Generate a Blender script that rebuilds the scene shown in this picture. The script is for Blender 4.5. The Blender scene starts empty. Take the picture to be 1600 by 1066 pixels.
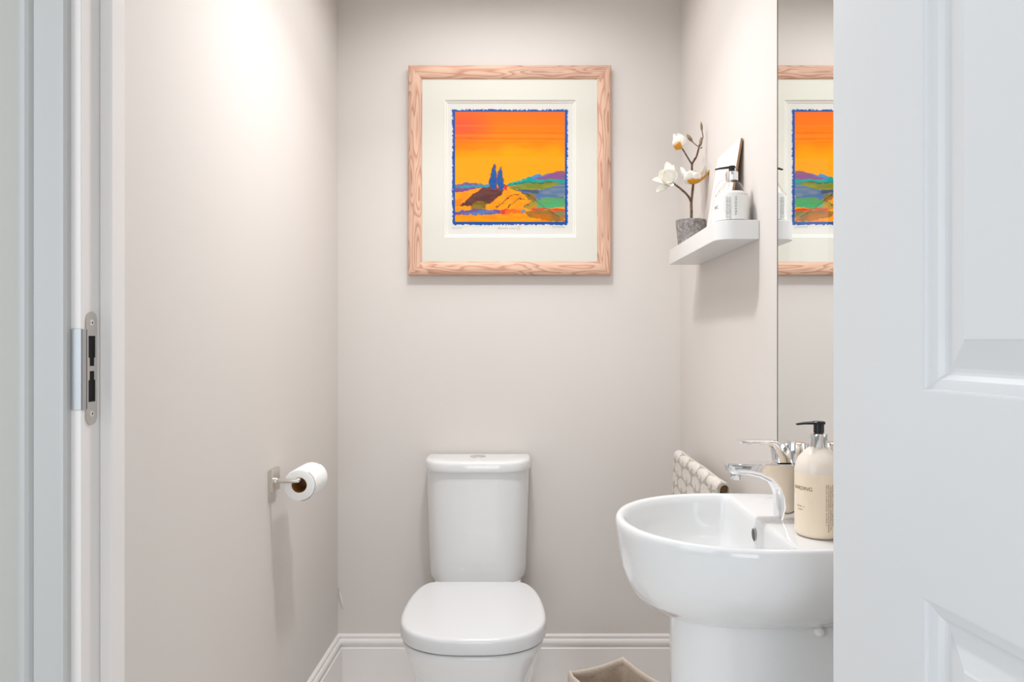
import bpy, bmesh, math, random
import numpy as np
from mathutils import Vector, Matrix
random.seed(7)
rng = np.random.RandomState(11)
S = bpy.context.scene
col = S.collection

# ------------------------------------------------------------------ camera
F, VX, VY, CZ = 1100.0, 822.0, 533.0, 1.17       # focal length and vanishing point in pixels, eye height
cam_d = bpy.data.cameras.new('camera'); cam = bpy.data.objects.new('camera', cam_d); col.objects.link(cam)
cam.location = (0, 0, CZ); cam.rotation_euler = (math.pi/2, 0, 0)
cam_d.sensor_width = 36; cam_d.lens = 36*F/1600; cam_d.shift_x = (800-VX)/1600; cam_d.clip_start = .01
S.camera = cam
# ------------------------------------------------------------------ world, lights, exposure
S.view_settings.view_transform = 'Standard'; S.view_settings.look = 'None'
S.view_settings.gamma = 1; S.view_settings.use_curve_mapping = False
S.view_settings.exposure = 0.39
w = bpy.data.worlds.new('world'); S.world = w; w.use_nodes = True
w.node_tree.nodes['Background'].inputs[0].default_value = (.80, .90, 1, 1)
w.node_tree.nodes['Background'].inputs[1].default_value = 1.0
def area(name, loc, rot, sx, sy, power, colr, shape='RECTANGLE', spread=math.pi):
    l = bpy.data.lights.new(name, 'AREA'); l.shape = shape; l.size = sx; l.size_y = sy
    l.energy = power; l.color = colr; l.spread = spread
    o = bpy.data.objects.new(name, l); o.location = loc; o.rotation_euler = rot; col.objects.link(o); return o
DL = [(-.10, 1.58)]                                                # recessed downlight in the cloakroom ceiling
area('window_daylight', (-1.39, -.75, 1.45), (0, -math.pi/2, 0), 1.7, 2.0, 12.5, (.93, .965, 1.0))
area('hall_end_fill', (-.05, -2.37, .95), (math.pi/2, 0, 0), 1.3, 1.6, 3.2, (.93, .97, 1.0), 'RECTANGLE', math.radians(80))  # added low fill light at the unseen hall end
area('downlight_beam', (DL[0][0], DL[0][1], 2.385), (0, 0, 0), .10, .10, 4.7, (.985, .995, 1.01), 'DISK', math.radians(122))
area('ceiling_fill', (-.09, 1.82, 2.392), (0, 0, 0), .60, .66, 5.4, (.98, .995, 1.01), 'RECTANGLE', math.radians(158))  # added soft fill panel, no fitting of the ceiling

# ------------------------------------------------------------------ geometry of the room (metres)
YB = 2.40
def PX(x, d): return (x-VX)*d/F
def PZ(y, d): return CZ-(y-VY)*d/F
def P(x, y, d): return (PX(x, d), d, PZ(y, d))
XL, XR = PX(528, YB), PX(1063, YB)

# ------------------------------------------------------------------ materials
def lin(c):
    return tuple((v/255/12.92 if v/255 <= .04045 else ((v/255+.055)/1.055)**2.4) for v in c)
def mat(name, rgb, rough=.5, metal=0, spec=.5, coat=0, trans=0, ior=1.45, bump=None, vary=None, sss=0):
    m = bpy.data.materials.new(name); m.use_nodes = True
    nt = m.node_tree; b = nt.nodes['Principled BSDF']
    c = (*lin(rgb), 1)
    b.inputs['Base Color'].default_value = c; b.inputs['Roughness'].default_value = rough
    b.inputs['Metallic'].default_value = metal; b.inputs['Specular IOR Level'].default_value = spec
    b.inputs['Coat Weight'].default_value = coat; b.inputs['Coat Roughness'].default_value = .03
    b.inputs['Transmission Weight'].default_value = trans; b.inputs['IOR'].default_value = ior
    if sss:
        b.inputs['Subsurface Weight'].default_value = sss; b.inputs['Subsurface Radius'].default_value = (.01, .008, .006)
    tc = nt.nodes.new('ShaderNodeTexCoord')
    if bump:
        n = nt.nodes.new('ShaderNodeTexNoise'); n.inputs['Scale'].default_value = bump[0]; n.inputs['Detail'].default_value = 4
        bn = nt.nodes.new('ShaderNodeBump'); bn.inputs['Strength'].default_value = bump[1]; bn.inputs['Distance'].default_value = bump[2]
        nt.links.new(tc.outputs['Object'], n.inputs['Vector']); nt.links.new(n.outputs['Fac'], bn.inputs['Height'])
        nt.links.new(bn.outputs['Normal'], b.inputs['Normal'])
    if vary:
        n = nt.nodes.new('ShaderNodeTexNoise'); n.inputs['Scale'].default_value = vary[0]; n.inputs['Detail'].default_value = 5
        r = nt.nodes.new('ShaderNodeValToRGB')
        r.color_ramp.elements[0].position = .35; r.color_ramp.elements[0].color = (*lin(vary[1]), 1)
        r.color_ramp.elements[1].position = .65; r.color_ramp.elements[1].color = c
        nt.links.new(tc.outputs['Object'], n.inputs['Vector']); nt.links.new(n.outputs['Fac'], r.inputs['Fac'])
        nt.links.new(r.outputs['Color'], b.inputs['Base Color'])
    return m
def attr_mat(name, rough, spec=.3, bump=None):
    m = mat(name, (200, 200, 200), rough, spec=spec, bump=bump); nt = m.node_tree
    a = nt.nodes.new('ShaderNodeAttribute'); a.attribute_name = 'col'
    nt.links.new(a.outputs['Color'], nt.nodes['Principled BSDF'].inputs['Base Color']); return m
def wood_mat(name, horizontal, seed):
    """flat-sawn pine: distorted long rings, pale pink-cream with darker late wood"""
    m = mat(name, (222, 178, 150), .5, spec=.3); nt = m.node_tree; b = nt.nodes['Principled BSDF']
    tc = nt.nodes.new('ShaderNodeTexCoord'); mp = nt.nodes.new('ShaderNodeMapping')
    mp.inputs['Scale'].default_value = (3.2, 20, 22) if horizontal else (22, 20, 3.2)
    mp.inputs['Location'].default_value = (seed, seed*.7, seed*.3)
    n = nt.nodes.new('ShaderNodeTexNoise'); n.inputs['Scale'].default_value = 1.25; n.inputs['Detail'].default_value = 1.2; n.inputs['Distortion'].default_value = .25
    mul = nt.nodes.new('ShaderNodeMath'); mul.operation = 'MULTIPLY'; mul.inputs[1].default_value = 11
    fr = nt.nodes.new('ShaderNodeMath'); fr.operation = 'FRACT'
    r = nt.nodes.new('ShaderNodeValToRGB'); e = r.color_ramp.elements
    e[0].position = .0; e[0].color = (*lin((220, 184, 160)), 1); e[1].position = 1; e[1].color = (*lin((216, 174, 150)), 1)
    for p_, c_ in ((.35, (221, 184, 160)), (.62, (212, 167, 142)), (.85, (192, 142, 122)), (.93, (202, 155, 133))):
        k = e.new(p_); k.color = (*lin(c_), 1)
    nt.links.new(tc.outputs['Object'], mp.inputs['Vector']); nt.links.new(mp.outputs['Vector'], n.inputs['Vector'])
    nt.links.new(n.outputs['Fac'], mul.inputs[0]); nt.links.new(mul.outputs[0], fr.inputs[0]); nt.links.new(fr.outputs[0], r.inputs['Fac'])
    n2 = nt.nodes.new('ShaderNodeTexNoise'); n2.inputs['Scale'].default_value = 1.1; n2.inputs['Detail'].default_value = 2
    mx = nt.nodes.new('ShaderNodeMix'); mx.data_type = 'RGBA'; mx.blend_type = 'MULTIPLY'; mx.inputs['Factor'].default_value = .5
    r2 = nt.nodes.new('ShaderNodeValToRGB'); r2.color_ramp.elements[0].position = .32; r2.color_ramp.elements[0].color = (.66, .64, .68, 1); r2.color_ramp.elements[1].position = .5
    nt.links.new(mp.outputs['Vector'], n2.inputs['Vector']); nt.links.new(n2.outputs['Fac'], r2.inputs['Fac'])
    nt.links.new(r.outputs['Color'], mx.inputs['A']); nt.links.new(r2.outputs['Color'], mx.inputs['B'])
    nt.links.new(mx.outputs['Result'], b.inputs['Base Color']); return m
M = dict(
    wall=mat('greige_wall_paint', (220, 213.5, 208), .75, spec=.25, bump=(260, .12, .001)),
    hall=mat('grey_hall_paint', (200, 198, 193), .7, spec=.25, bump=(260, .12, .001)),
    ceil=mat('ceiling_paint', (240, 238, 234), .8, spec=.2),
    floor=mat('floor_tile', (238, 234, 230), .35, vary=(6, (231, 226, 221))),
    gloss=mat('white_trim_paint', (240, 235, 232), .3, spec=.45),
    door=mat('white_door_paint', (222, 224, 226), .38, spec=.45, bump=(90, .05, .001)),
    frame=mat('white_frame_paint', (202, 202, 201), .4, spec=.45, bump=(90, .05, .001)),
    china=mat('white_vitreous_china', (231, 231, 231), .07, spec=.5, coat=.3),
    lidp=mat('white_seat_plastic', (222, 222, 223), .16, spec=.5),
    chrome=mat('polished_chrome', (232, 232, 234), .05, metal=1),
    satin=mat('satin_steel', (205, 202, 198), .28, metal=1),
    lipm=mat('dull_steel_lip', (188, 190, 192), .5, metal=1),  # darker and rougher steel than the face plate
    brush=mat('brushed_nickel', (214, 208, 200), .32, metal=1, bump=(300, .1, .0005)),
    barb=mat('bronze_rail', (120, 88, 60), .35, metal=.6),
    black=mat('black_plastic', (26, 27, 30), .3),
    dark=mat('dark_recess', (14, 13, 13), .8),
    paper=mat('tissue_paper', (246, 245, 243), .95, spec=.1, bump=(120, .3, .002)),
    core=mat('cardboard', (176, 126, 70), .85, spec=.1),
    mount=mat('cream_mount_board', (231, 228, 218), .8, spec=.2),
    bevel=mat('white_bevel_core', (250, 249, 245), .7, spec=.2),
    sheet=mat('print_paper', (231, 228, 222), .8, spec=.2, bump=(200, .1, .001)),
    pencil=mat('pencil_line', (168, 160, 152), .8),
    shelf=mat('white_shelf_lacquer', (230, 228, 226), .35),
    pot=mat('cast_concrete', (160, 154, 151), .9, spec=.15, bump=(150, .7, .003), vary=(110, (118, 111, 110))),
    soil=mat('pot_filling', (92, 80, 70), .95),
    bark=mat('branch_bark', (92, 68, 52), .85, bump=(200, .6, .002), vary=(120, (124, 100, 80))),
    petal=mat('white_petal', (246, 242, 232), .6, spec=.2, sss=.15),
    golden=mat('golden_petal', (214, 150, 52), .6, spec=.2),
    bud=mat('fuzzy_bud', (150, 134, 108), .9, vary=(150, (120, 104, 82))),
    card=mat('white_card', (231, 228, 224), .6),
    cardedge=mat('brown_card_back', (168, 128, 92), .8),
    ink=mat('grey_ink', (58, 54, 52), .8),
    ink3=mat('tan_ink', (138, 108, 78), .8),
    ink2=mat('brown_ink', (196, 176, 154), .8),
    inkblue=mat('pale_blue_mark', (150, 186, 222), .6),
    clearliq=mat('clear_hand_wash', (216, 214, 210), .05, spec=.5),
    edge=mat('mirror_edge', (112, 112, 108), .2),
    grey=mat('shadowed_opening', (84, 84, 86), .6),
    label=mat('white_bottle_label', (232, 231, 228), .45),
    liner=mat('linen_liner', (206, 188, 170), .95, spec=.1, bump=(400, .5, .002), vary=(220, (190, 171, 152))),
    rimf=mat('linen_rim', (224, 209, 195), .95, spec=.1, bump=(400, .5, .002), vary=(240, (210, 194, 178))),
    wicker=mat('brown_wicker', (140, 100, 66), .8, bump=(80, .8, .004), vary=(60, (98, 66, 42))),
    shell=mat('frosted_bottle_plastic', (240, 228, 216), .14, spec=.5, sss=.2),
    soap=mat('peach_liquid_soap', (250, 231, 207), .16, spec=.5, sss=.2),
    art=attr_mat('printed_landscape', .9, .05),
    towel=attr_mat('woven_towel', .95, .1, bump=(700, .6, .002)),
    wood_h=[wood_mat('limed_pine_rail', True, s) for s in (1.3, 4.9)],
    wood_v=[wood_mat('limed_pine_stile', False, s) for s in (2.2, 6.1)],
)
mm = bpy.data.materials.new('silvered_mirror'); mm.use_nodes = True
b_ = mm.node_tree.nodes['Principled BSDF']; b_.inputs['Metallic'].default_value = 1; b_.inputs['Roughness'].default_value = 0
b_.inputs['Base Color'].default_value = (.90, .91, .90, 1); M['mirror'] = mm
# picture glass: clear pane that reflects by Fresnel
gm = bpy.data.materials.new('picture_glass'); gm.use_nodes = True; nt = gm.node_tree; nt.nodes.clear()
o_ = nt.nodes.new('ShaderNodeOutputMaterial'); mx = nt.nodes.new('ShaderNodeMixShader'); tr = nt.nodes.new('ShaderNodeBsdfTransparent')
gl = nt.nodes.new('ShaderNodeBsdfGlossy'); gl.inputs['Roughness'].default_value = 0.0; fr = nt.nodes.new('ShaderNodeFresnel'); fr.inputs['IOR'].default_value = 1.5
ge = nt.nodes.new('ShaderNodeNewGeometry'); fm0 = nt.nodes.new('ShaderNodeMath'); fm0.operation = 'SUBTRACT'; fm0.inputs[0].default_value = 1   # only the outer face reflects
fm1 = nt.nodes.new('ShaderNodeMath'); fm1.operation = 'MULTIPLY'
nt.links.new(ge.outputs['Backfacing'], fm0.inputs[1]); nt.links.new(fr.outputs[0], fm1.inputs[0]); nt.links.new(fm0.outputs[0], fm1.inputs[1])
nt.links.new(fm1.outputs[0], mx.inputs[0]); nt.links.new(tr.outputs[0], mx.inputs[1]); tr.inputs[0].default_value = (.985, .985, .982, 1)
nt.links.new(gl.outputs[0], mx.inputs[2]); nt.links.new(mx.outputs[0], o_.inputs[0])
M['pane'] = gm

# ------------------------------------------------------------------ helpers
WL = {}
def thing(name, loc, label, cat, group=None):
    o = bpy.data.objects.new(name, None); o.empty_display_size = .05; o.location = loc; col.objects.link(o)
    o['label'] = label; o['category'] = cat
    if group: o['group'] = group
    WL[o.name] = Vector(loc); return o
def tag(o, label, cat, group=None):
    o['label'] = label; o['category'] = cat
    if group: o['group'] = group
    return o
def mk(name, V, Fc, m, parent=None, smooth=True, angle=35, colors=None, bev=0, mats=None, fm=None):
    base = WL[parent.name] if parent else Vector((0, 0, 0))
    V = [Vector(v)-base for v in V]
    if not parent:                                          # own origin at the base centre
        base = Vector((sum(v.x for v in V)/len(V), sum(v.y for v in V)/len(V), min(v.z for v in V)))
        V = [v-base for v in V]
    me = bpy.data.meshes.new(name); me.from_pydata([tuple(v) for v in V], [], Fc)
    for mt in (mats or [m]): me.materials.append(mt)
    if fm: me.polygons.foreach_set('material_index', fm)
    bm = bmesh.new(); bm.from_mesh(me); bmesh.ops.recalc_face_normals(bm, faces=bm.faces); bm.to_mesh(me); bm.free()
    if colors is not None:
        a = me.color_attributes.new('col', 'FLOAT_COLOR', 'POINT'); a.data.foreach_set('color', np.asarray(colors, dtype=np.float32).ravel())
    if smooth:
        me.polygons.foreach_set('use_smooth', [True]*len(me.polygons)); me.set_sharp_from_angle(angle=math.radians(angle))
    o = bpy.data.objects.new(name, me); col.objects.link(o)
    if parent:
        o.parent = parent; WL[o.name] = WL[parent.name]
    else:
        o.location = base; WL[o.name] = base
    if bev:
        md = o.modifiers.new('bevel', 'BEVEL'); md.width = bev; md.segments = 3; md.limit_method = 'ANGLE'; md.angle_limit = math.radians(40); md.harden_normals = False
    return o
def struct(o): o['kind'] = 'structure'; return o
class MB:
    def __init__(s): s.V = []; s.F = []
    def add(s, V, Fc):
        n = len(s.V); s.V += [tuple(v) for v in V]; s.F += [[i+n for i in f] for f in Fc]; return s
    def box(s, a, b):
        (x0, y0, z0), (x1, y1, z1) = a, b
        return s.add([(x0,y0,z0),(x1,y0,z0),(x1,y1,z0),(x0,y1,z0),(x0,y0,z1),(x1,y0,z1),(x1,y1,z1),(x0,y1,z1)],
                     [[0,3,2,1],[4,5,6,7],[0,1,5,4],[1,2,6,5],[2,3,7,6],[3,0,4,7]])
    def rings(s, R, closed=True, cap0=True, cap1=True):
        n = len(R[0]); V = [p for r in R for p in r]; Fc = []
        for i in range(len(R)-1):
            for j in range(n if closed else n-1):
                k = (j+1) % n; Fc.append([i*n+j, i*n+k, (i+1)*n+k, (i+1)*n+j])
        if cap0: Fc.append(list(range(n))[::-1])
        if cap1: Fc.append([(len(R)-1)*n+j for j in range(n)])
        return s.add(V, Fc)
    def lathe(s, c, prof, n=40, axis='z', cap0=True, cap1=True):
        R = []
        for r, h in prof:
            ring = []
            for i in range(n):
                a = 2*math.pi*i/n; u, v = max(r, 1e-5)*math.cos(a), max(r, 1e-5)*math.sin(a)
                ring.append({'z': (c[0]+u, c[1]+v, c[2]+h), 'y': (c[0]+u, c[1]+h, c[2]+v), 'x': (c[0]+h, c[1]+u, c[2]+v)}[axis])
            R.append(ring)
        return s.rings(R, True, cap0, cap1)
    def tube(s, pts, rad, n=12):
        pts = [Vector([float(q) for q in p]) for p in pts]; R = []
        rad = [float(q) for q in rad] if hasattr(rad, "__len__") else [rad]*len(pts)
        up = None
        for i, p in enumerate(pts):
            t = (pts[min(i+1, len(pts)-1)]-pts[max(i-1, 0)]).normalized()
            if up is None: up = t.orthogonal().normalized()
            up = (up-t*up.dot(t)).normalized(); v = t.cross(up)
            R.append([tuple(p+rad[i]*(math.cos(2*math.pi*k/n)*up+math.sin(2*math.pi*k/n)*v)) for k in range(n)])
        return s.rings(R)
    def prism(s, poly, a, b, fn):
        return s.rings([[fn(p, a) for p in poly], [fn(p, b) for p in poly]])
    def build(s, name, m, parent=None, **k): return mk(name, s.V, s.F, m, parent, **k)
def spline(pts, k=6, closed=False):
    n = len(pts); out = []
    P_ = [np.array(p, float) for p in pts]
    rngi = range(n if closed else n-1)
    for i in rngi:
        if closed: p0, p1, p2, p3 = P_[(i-1) % n], P_[i], P_[(i+1) % n], P_[(i+2) % n]
        else: p0, p1, p2, p3 = P_[max(i-1, 0)], P_[i], P_[i+1], P_[min(i+2, n-1)]
        for j in range(k):
            t = j/k
            out.append(tuple(.5*(2*p1+(p2-p0)*t+(2*p0-5*p1+4*p2-p3)*t*t+(3*p1-p0-3*p2+p3)*t**3)))
    if not closed: out.append(tuple(P_[-1]))
    return out
def text_geo(txt, size):
    """letters as flat faces, baseline at 0, starting at x = 0"""
    cu = bpy.data.curves.new('t', 'FONT'); cu.body = txt; cu.size = size; cu.resolution_u = 3
    o = bpy.data.objects.new('t', cu); col.objects.link(o); dg = bpy.context.evaluated_depsgraph_get(); dg.update()
    me = bpy.data.meshes.new_from_object(o.evaluated_get(dg))
    V = [tuple(v.co) for v in me.vertices]; Fc = [list(p.vertices) for p in me.polygons]
    bpy.data.objects.remove(o); bpy.data.curves.remove(cu); bpy.data.meshes.remove(me); return V, Fc
def wrap_text(mb, txt, size, c, r, ang0, z, vertical=False):
    """wrap letters on a vertical cylinder; ang is measured from -Y (towards the door), growing to +X; letters run to +X"""
    V, Fc = text_geo(txt, size); out = []
    for x, y, _ in V:
        u, v = (x, y) if not vertical else (y, -x)
        a = ang0+u/r; out.append((c[0]+r*math.sin(a), c[1]-r*math.cos(a), z+v))
    mb.add(out, Fc)

def small_print(n):
    """small type that cannot be read in the photograph: letter-like strokes with word gaps"""
    return ''.join(random.choice('ilnmuocersa') if random.random() > .17 else ' ' for _ in range(n))

# ================================================================== THE SETTING
def wallbox(name, a, b, m): return struct(MB().box(a, b).build(name, m, smooth=False))
CEIL = 2.40
wallbox('floor', (-1.6, -2.5, -.1), (1.6, 2.6, 0), M['floor'])
wallbox('ceiling', (-1.6, -2.5, CEIL), (1.6, 2.6, CEIL+.1), M['ceil'])
wallbox('wall_back', (XL-.1, YB, 0), (XR+.1, YB+.1, CEIL), M['wall'])
YF0, YF1 = .94, 1.04                    # hall face and cloakroom face of the wall with the doorway
wallbox('wall_left', (XL-.1, YF1, 0), (XL, YB, CEIL), M['wall'])
wallbox('wall_right', (XR, YF1, 0), (XR+.1, YB, CEIL), M['wall'])
hl_ = MB(); hl_.box((-1.5, -2.4, 0), (-1.4, -1.75, CEIL)); hl_.box((-1.5, .25, 0), (-1.4, YF0, CEIL)); hl_.box((-1.5, -1.75, 0), (-1.4, .25, .6)); hl_.box((-1.5, -1.75, 2.3), (-1.4, .25, CEIL))
struct(hl_.build('wall_hall_left', M['hall'], smooth=False))
wallbox('wall_hall_right', (1.4, -2.4, 0), (1.5, YF0, CEIL), M['hall'])
XJ = PX(127, YF0)                       # face of the strike jamb
XJ2 = .466                              # face of the hinge jamb
HEAD = 2.16
fw = MB(); fw.box((-1.5, YF0, 0), (XJ-.03, YF1, CEIL)); fw.box((XJ2+.03, YF0, 0), (1.5, YF1, CEIL)); fw.box((XJ-.03, YF0, HEAD+.03), (XJ2+.03, YF1, CEIL))
# two paints: hall side grey, cloakroom side greige
fmi = []
fo = fw.build('wall_front', M['hall'], smooth=False, mats=[M['hall'], M['wall']])
for p in fo.data.polygons: p.material_index = 1 if p.normal.y > .5 else 0
struct(fo)
he = MB(); he.box((-1.5, -2.5, 0), (-.75, -2.4, CEIL)); he.box((.65, -2.5, 0), (1.5, -2.4, CEIL)); he.box((-.75, -2.5, 1.85), (.65, -2.4, CEIL))
struct(he.build('wall_hall_end', M['hall'], smooth=False))
gd = MB()  # invented glazing frame around the added hall end fill
for a, b in (((-.75, -2.47, 0), (-.70, -2.42, 1.85)), ((.60, -2.47, 0), (.65, -2.42, 1.85)), ((-.70, -2.47, 1.80), (.60, -2.42, 1.85)), ((-.70, -2.47, .0), (.60, -2.42, .10)), ((-.07, -2.47, .10), (-.03, -2.42, 1.80))): gd.box(a, b)
struct(gd.build('added_glazing_frame', M['gloss'], bev=.004))
wn = MB()
for a, b in (((-1.46, -1.75, .6), (-1.41, -1.70, 2.3)), ((-1.46, .20, .6), (-1.41, .25, 2.3)), ((-1.46, -1.70, .6), (-1.41, .20, .65)), ((-1.46, -1.70, 2.25), (-1.41, .20, 2.3)), ((-1.46, -.775, .65), (-1.41, -.725, 2.25))): wn.box(a, b)
struct(wn.build('window_1', M['gloss'], bev=.004))

# --- door lining with stop (strike side, head, hinge side)
YS, YE = YF0*1.0426, 1.012
XS = PX(175, YS)-XJ                     # how far the stop stands out
lin_ = MB()
lin_.box((XJ-.03, YF0, 0), (XJ, YF1, HEAD+.03)); lin_.box((XJ, YS, 0), (XJ+XS, YE, HEAD))
lin_.box((XJ2, YF0, 0), (XJ2+.03, YF1, HEAD+.03)); lin_.box((XJ2-XS, YS, 0), (XJ2, YE, HEAD))
lin_.box((XJ, YF0, HEAD), (XJ2, YF1, HEAD+.03)); lin_.box((XJ+XS, YS, HEAD-XS), (XJ2-XS, YE, HEAD))
struct(lin_.build('trim_1', M['gloss'], bev=.0015))
# --- moulded architrave on the hall side: (distance out from the lining edge, thickness)
def architrave(name, y0, sgn, m):
    prof = [(0, 0), (0, .009), (.0025, .0125), (.006, .0125), (.0075, .0105), (.010, .0105), (.018, .0125), (.030, .0145), (.0385, .016),
            (.041, .0135), (.0435, .0185), (.047, .0215), (.052, .022), (.056, .0205), (.058, .017), (.058, 0)]
    mb = MB()
    a, b, h = XJ-.0135, XJ2+.0135, HEAD+.0135
    R = []
    for corner in range(4):
        ring = []
        for o, t in prof:
            x = (a-o) if corner < 2 else (b+o); z = 0 if corner in (0, 3) else h+o
            ring.append((x, y0+sgn*t, z))
        R.append(ring)
    mb.rings(R); return struct(mb.build(name, m, angle=22))
architrave('trim_2', YF0, -1, M['frame'])

# --- skirting with torus mould
def skirt_prof():
    p = [(0, .0), (.0185, .0), (.0185, .1245), (.0185, .1285), (.0165, .1305), (.012, .1315)]
    for k in range(9):                                   # cove + rounded torus
        a = -math.pi/2+math.pi*k/8; p.append((.0105+.0065*math.cos(a), .1475+.0105*math.sin(a)))
    p += [(.0085, .1595), (.0085, .1615), (.0100, .1635), (.0098, .1685), (.0065, .1722), (0, .1725)]
    return p
SP = skirt_prof()
def skirting(name, kind):
    if kind == 'back': R = [[(XL+o, YB-o, z) for o, z in SP], [(XR-o, YB-o, z) for o, z in SP]]
    if kind == 'left': R = [[(XL+o, YF1, z) for o, z in SP], [(XL+o, YB-o, z) for o, z in SP]]
    if kind == 'right': R = [[(XR-o, YF1, z) for o, z in SP], [(XR-o, YB-o, z) for o, z in SP]]
    mb = MB()
    if kind == 'right':                                  # stops either side of the basin pedestal
        for a, b in ((YF1, 1.176), (1.382, None)): mb.rings([[(XR-o, a, z) for o, z in SP], [(XR-o, b or YB-o, z) for o, z in SP]])
    else: mb.rings(R)
    return struct(mb.build(name, M['gloss'], angle=28))
for s_ in ('back', 'left', 'right'): skirting('baseboard_'+s_, s_)

# blistered paint in the left rear corner
bl = []
for t in np.linspace(0, 1, 9):
    z = PZ(920, 2.39)+t*(PZ(953, 2.39)-PZ(920, 2.39)); w_ = .0085*math.sin(math.pi*t)+.0004; x = XL+.001+.016*t
    bl.append([(x-.0008, YB-.0005, z), (x+.0005, YB-.0005-w_*.55, z), (x+w_*.9, YB-.0005, z-.006)])
MB().rings(bl).build('paint_blister', M['wall'], bpy.data.objects['wall_back'], angle=50)
# --- panelled door, open towards the hall
DE = Vector((PX(1299.5, .90), .90, 0)); DDir = Vector((.1455, -.9894, 0)); DN = Vector((-.9894, -.1455, 0))
DW, DH, DT = .95, 2.14, .04
def dp(u, z, v=0): return DE+DDir*u+DN*v+Vector((0, 0, z+.008))
ucut = [.1644, .4300, .5200, .7856]; zc = [.20, .8947, 1.1087, 1.72, 1.80, 2.02]
door = MB()
us = [.006]+ucut+[DW-.006]; zs = [.004]+zc+[DH-.004]
for i in range(len(us)-1):
    for j in range(len(zs)-1):
        if i in (1, 3) and j in (1, 3, 5): continue
        door.add([dp(us[i], zs[j]), dp(us[i+1], zs[j]), dp(us[i+1], zs[j+1]), dp(us[i], zs[j+1])], [[0, 1, 2, 3]])
mould = [(0, 0), (.003, -.0012), (.004, -.0045), (.008, -.0052), (.014, -.0075), (.019, -.0115), (.022, -.0125), (.026, -.0125), (.030, -.0115), (.053, -.0040), (.055, -.0025)]
for i in (1, 3):
    for j in (1, 3, 5):
        R = []
        for o, v in mould:
            u0, u1, z0, z1 = us[i]+o, us[i+1]-o, zs[j]+o, zs[j+1]-o
            R.append([dp(u0, z0, v), dp(u1, z0, v), dp(u1, z1, v), dp(u0, z1, v)])
        door.rings(R, cap0=False, cap1=True)
# edges and back
def rect(o, v): return [dp(o, o, v), dp(DW-o, o, v), dp(DW-o, DH-o, v), dp(o, DH-o, v)]
e0 = [dp(.006, .004), dp(DW-.006, .004), dp(DW-.006, DH-.004), dp(.006, DH-.004)]
door.rings([e0, rect(.0025, -.0008), rect(.0006, -.0028), rect(0, -.006), rect(0, -DT+.004), rect(.004, -DT)], cap0=False)
do = mk('door_1', door.V, door.F, M['door'], angle=14); struct(do)
bm = bmesh.new(); bm.from_mesh(do.data); bmesh.ops.remove_doubles(bm, verts=bm.verts, dist=1e-5); bmesh.ops.recalc_face_normals(bm, faces=bm.faces); bm.to_mesh(do.data); bm.free()

# ================================================================== THINGS
# --- strike plate on the jamb
yp0, yp1 = PX(127, YF0) and YF0, YS
zt, zb = PZ(487, .962), PZ(664, .962)
zl0, zl1 = PZ(640, .95), PZ(514, .95)
sp = thing('strike_plate', (XJ, .96, zb), 'satin steel lock strike plate with two dark slots on white door jamb', 'strike plate')
ya, yb = .9485, .9725; t_ = .0016; yc = (ya+yb)/2; hw_ = (yb-ya)/2
def lip_and_plate():
    mb = MB()
    # outline with round ends, with two stepped slots cut out: build as strips by z
    def halfw(z):
        if z > zt-hw_: return math.sqrt(max(hw_**2-(z-(zt-hw_))**2, 0))
        if z < zb+hw_: return math.sqrt(max(hw_**2-((zb+hw_)-z)**2, 0))
        return hw_
    slots = [(PZ(559, .96), PZ(525, .96), .0075), (PZ(572, .96), PZ(559, .96), .0050), (PZ(594, .96), PZ(580, .96), .0050), (PZ(628, .96), PZ(594, .96), .0075)]
    zz = sorted(set([zb+hw_*(1-math.cos(a*math.pi/16)) for a in range(9)]+[zt-hw_*(1-math.cos(a*math.pi/16)) for a in range(9)]+[s[0] for s in slots]+[s[1] for s in slots]))
    for z0, z1 in zip(zz, zz[1:]):
        zm = (z0+z1)/2; g = next((s[2] for s in slots if s[0] < zm < s[1]), 0)
        h0, h1 = max(halfw(z0), 2e-4), max(halfw(z1), 2e-4)
        spans = [(-1, 1, None)] if not g else [(-1, 0, -g), (0, 1, g)]
        for s0, s1, gg in spans:
            if gg is None: q = [(-h0, z0), (h0, z0), (h1, z1), (-h1, z1)]
            elif gg < 0: q = [(-h0, z0), (gg, z0), (gg, z1), (-h1, z1)]
            else: q = [(gg, z0), (h0, z0), (h1, z1), (gg, z1)]
            V = [(XJ+.0004, yc+a, z) for a, z in q]+[(XJ+t_, yc+a, z) for a, z in q]
            mb.add(V, [[3, 2, 1, 0], [4, 5, 6, 7], [0, 1, 5, 4], [1, 2, 6, 5], [2, 3, 7, 6], [3, 0, 4, 7]])
    return mb, slots
pm, slots = lip_and_plate(); pm.build('face_plate', M['satin'], sp, smooth=False)
lp = MB(); yl = YF0-.0018
lp.box((XJ+.0002, yl, zl0), (XJ+t_, ya+.002, zl1))
lp.box((XJ-.0125, yl, zl0), (XJ+t_, yl+.0016, zl1))
lo = lp.build('lip', M['lipm'], sp, bev=.0006)
for k, (a, b, g) in enumerate(slots):
    pass
sl = MB()
for a, b, g in slots: sl.box((XJ+.0001, yc-g, a), (XJ+.0006, yc+g, b))
sl.build('slot_recess', M['dark'], sp, smooth=False)
for z in (zt-.0155, zb+.0155):
    sc = MB(); sc.lathe((XJ+t_, yc, z), [(.0001, .0009), (.0022, .0009), (.0044, .0004), (.0048, -.0004)], 20, 'x'); so = sc.build('screw', M['chrome'], sp)
    sx_ = MB(); sx_.box((XJ+t_+.0008, yc-.0016, z-.0004), (XJ+t_+.0011, yc+.0016, z+.0004)); sx_.box((XJ+t_+.0008, yc-.0004, z-.0016), (XJ+t_+.0011, yc+.0004, z+.0016)); sx_.build('screw_slot', M['dark'], so, smooth=False)

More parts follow.
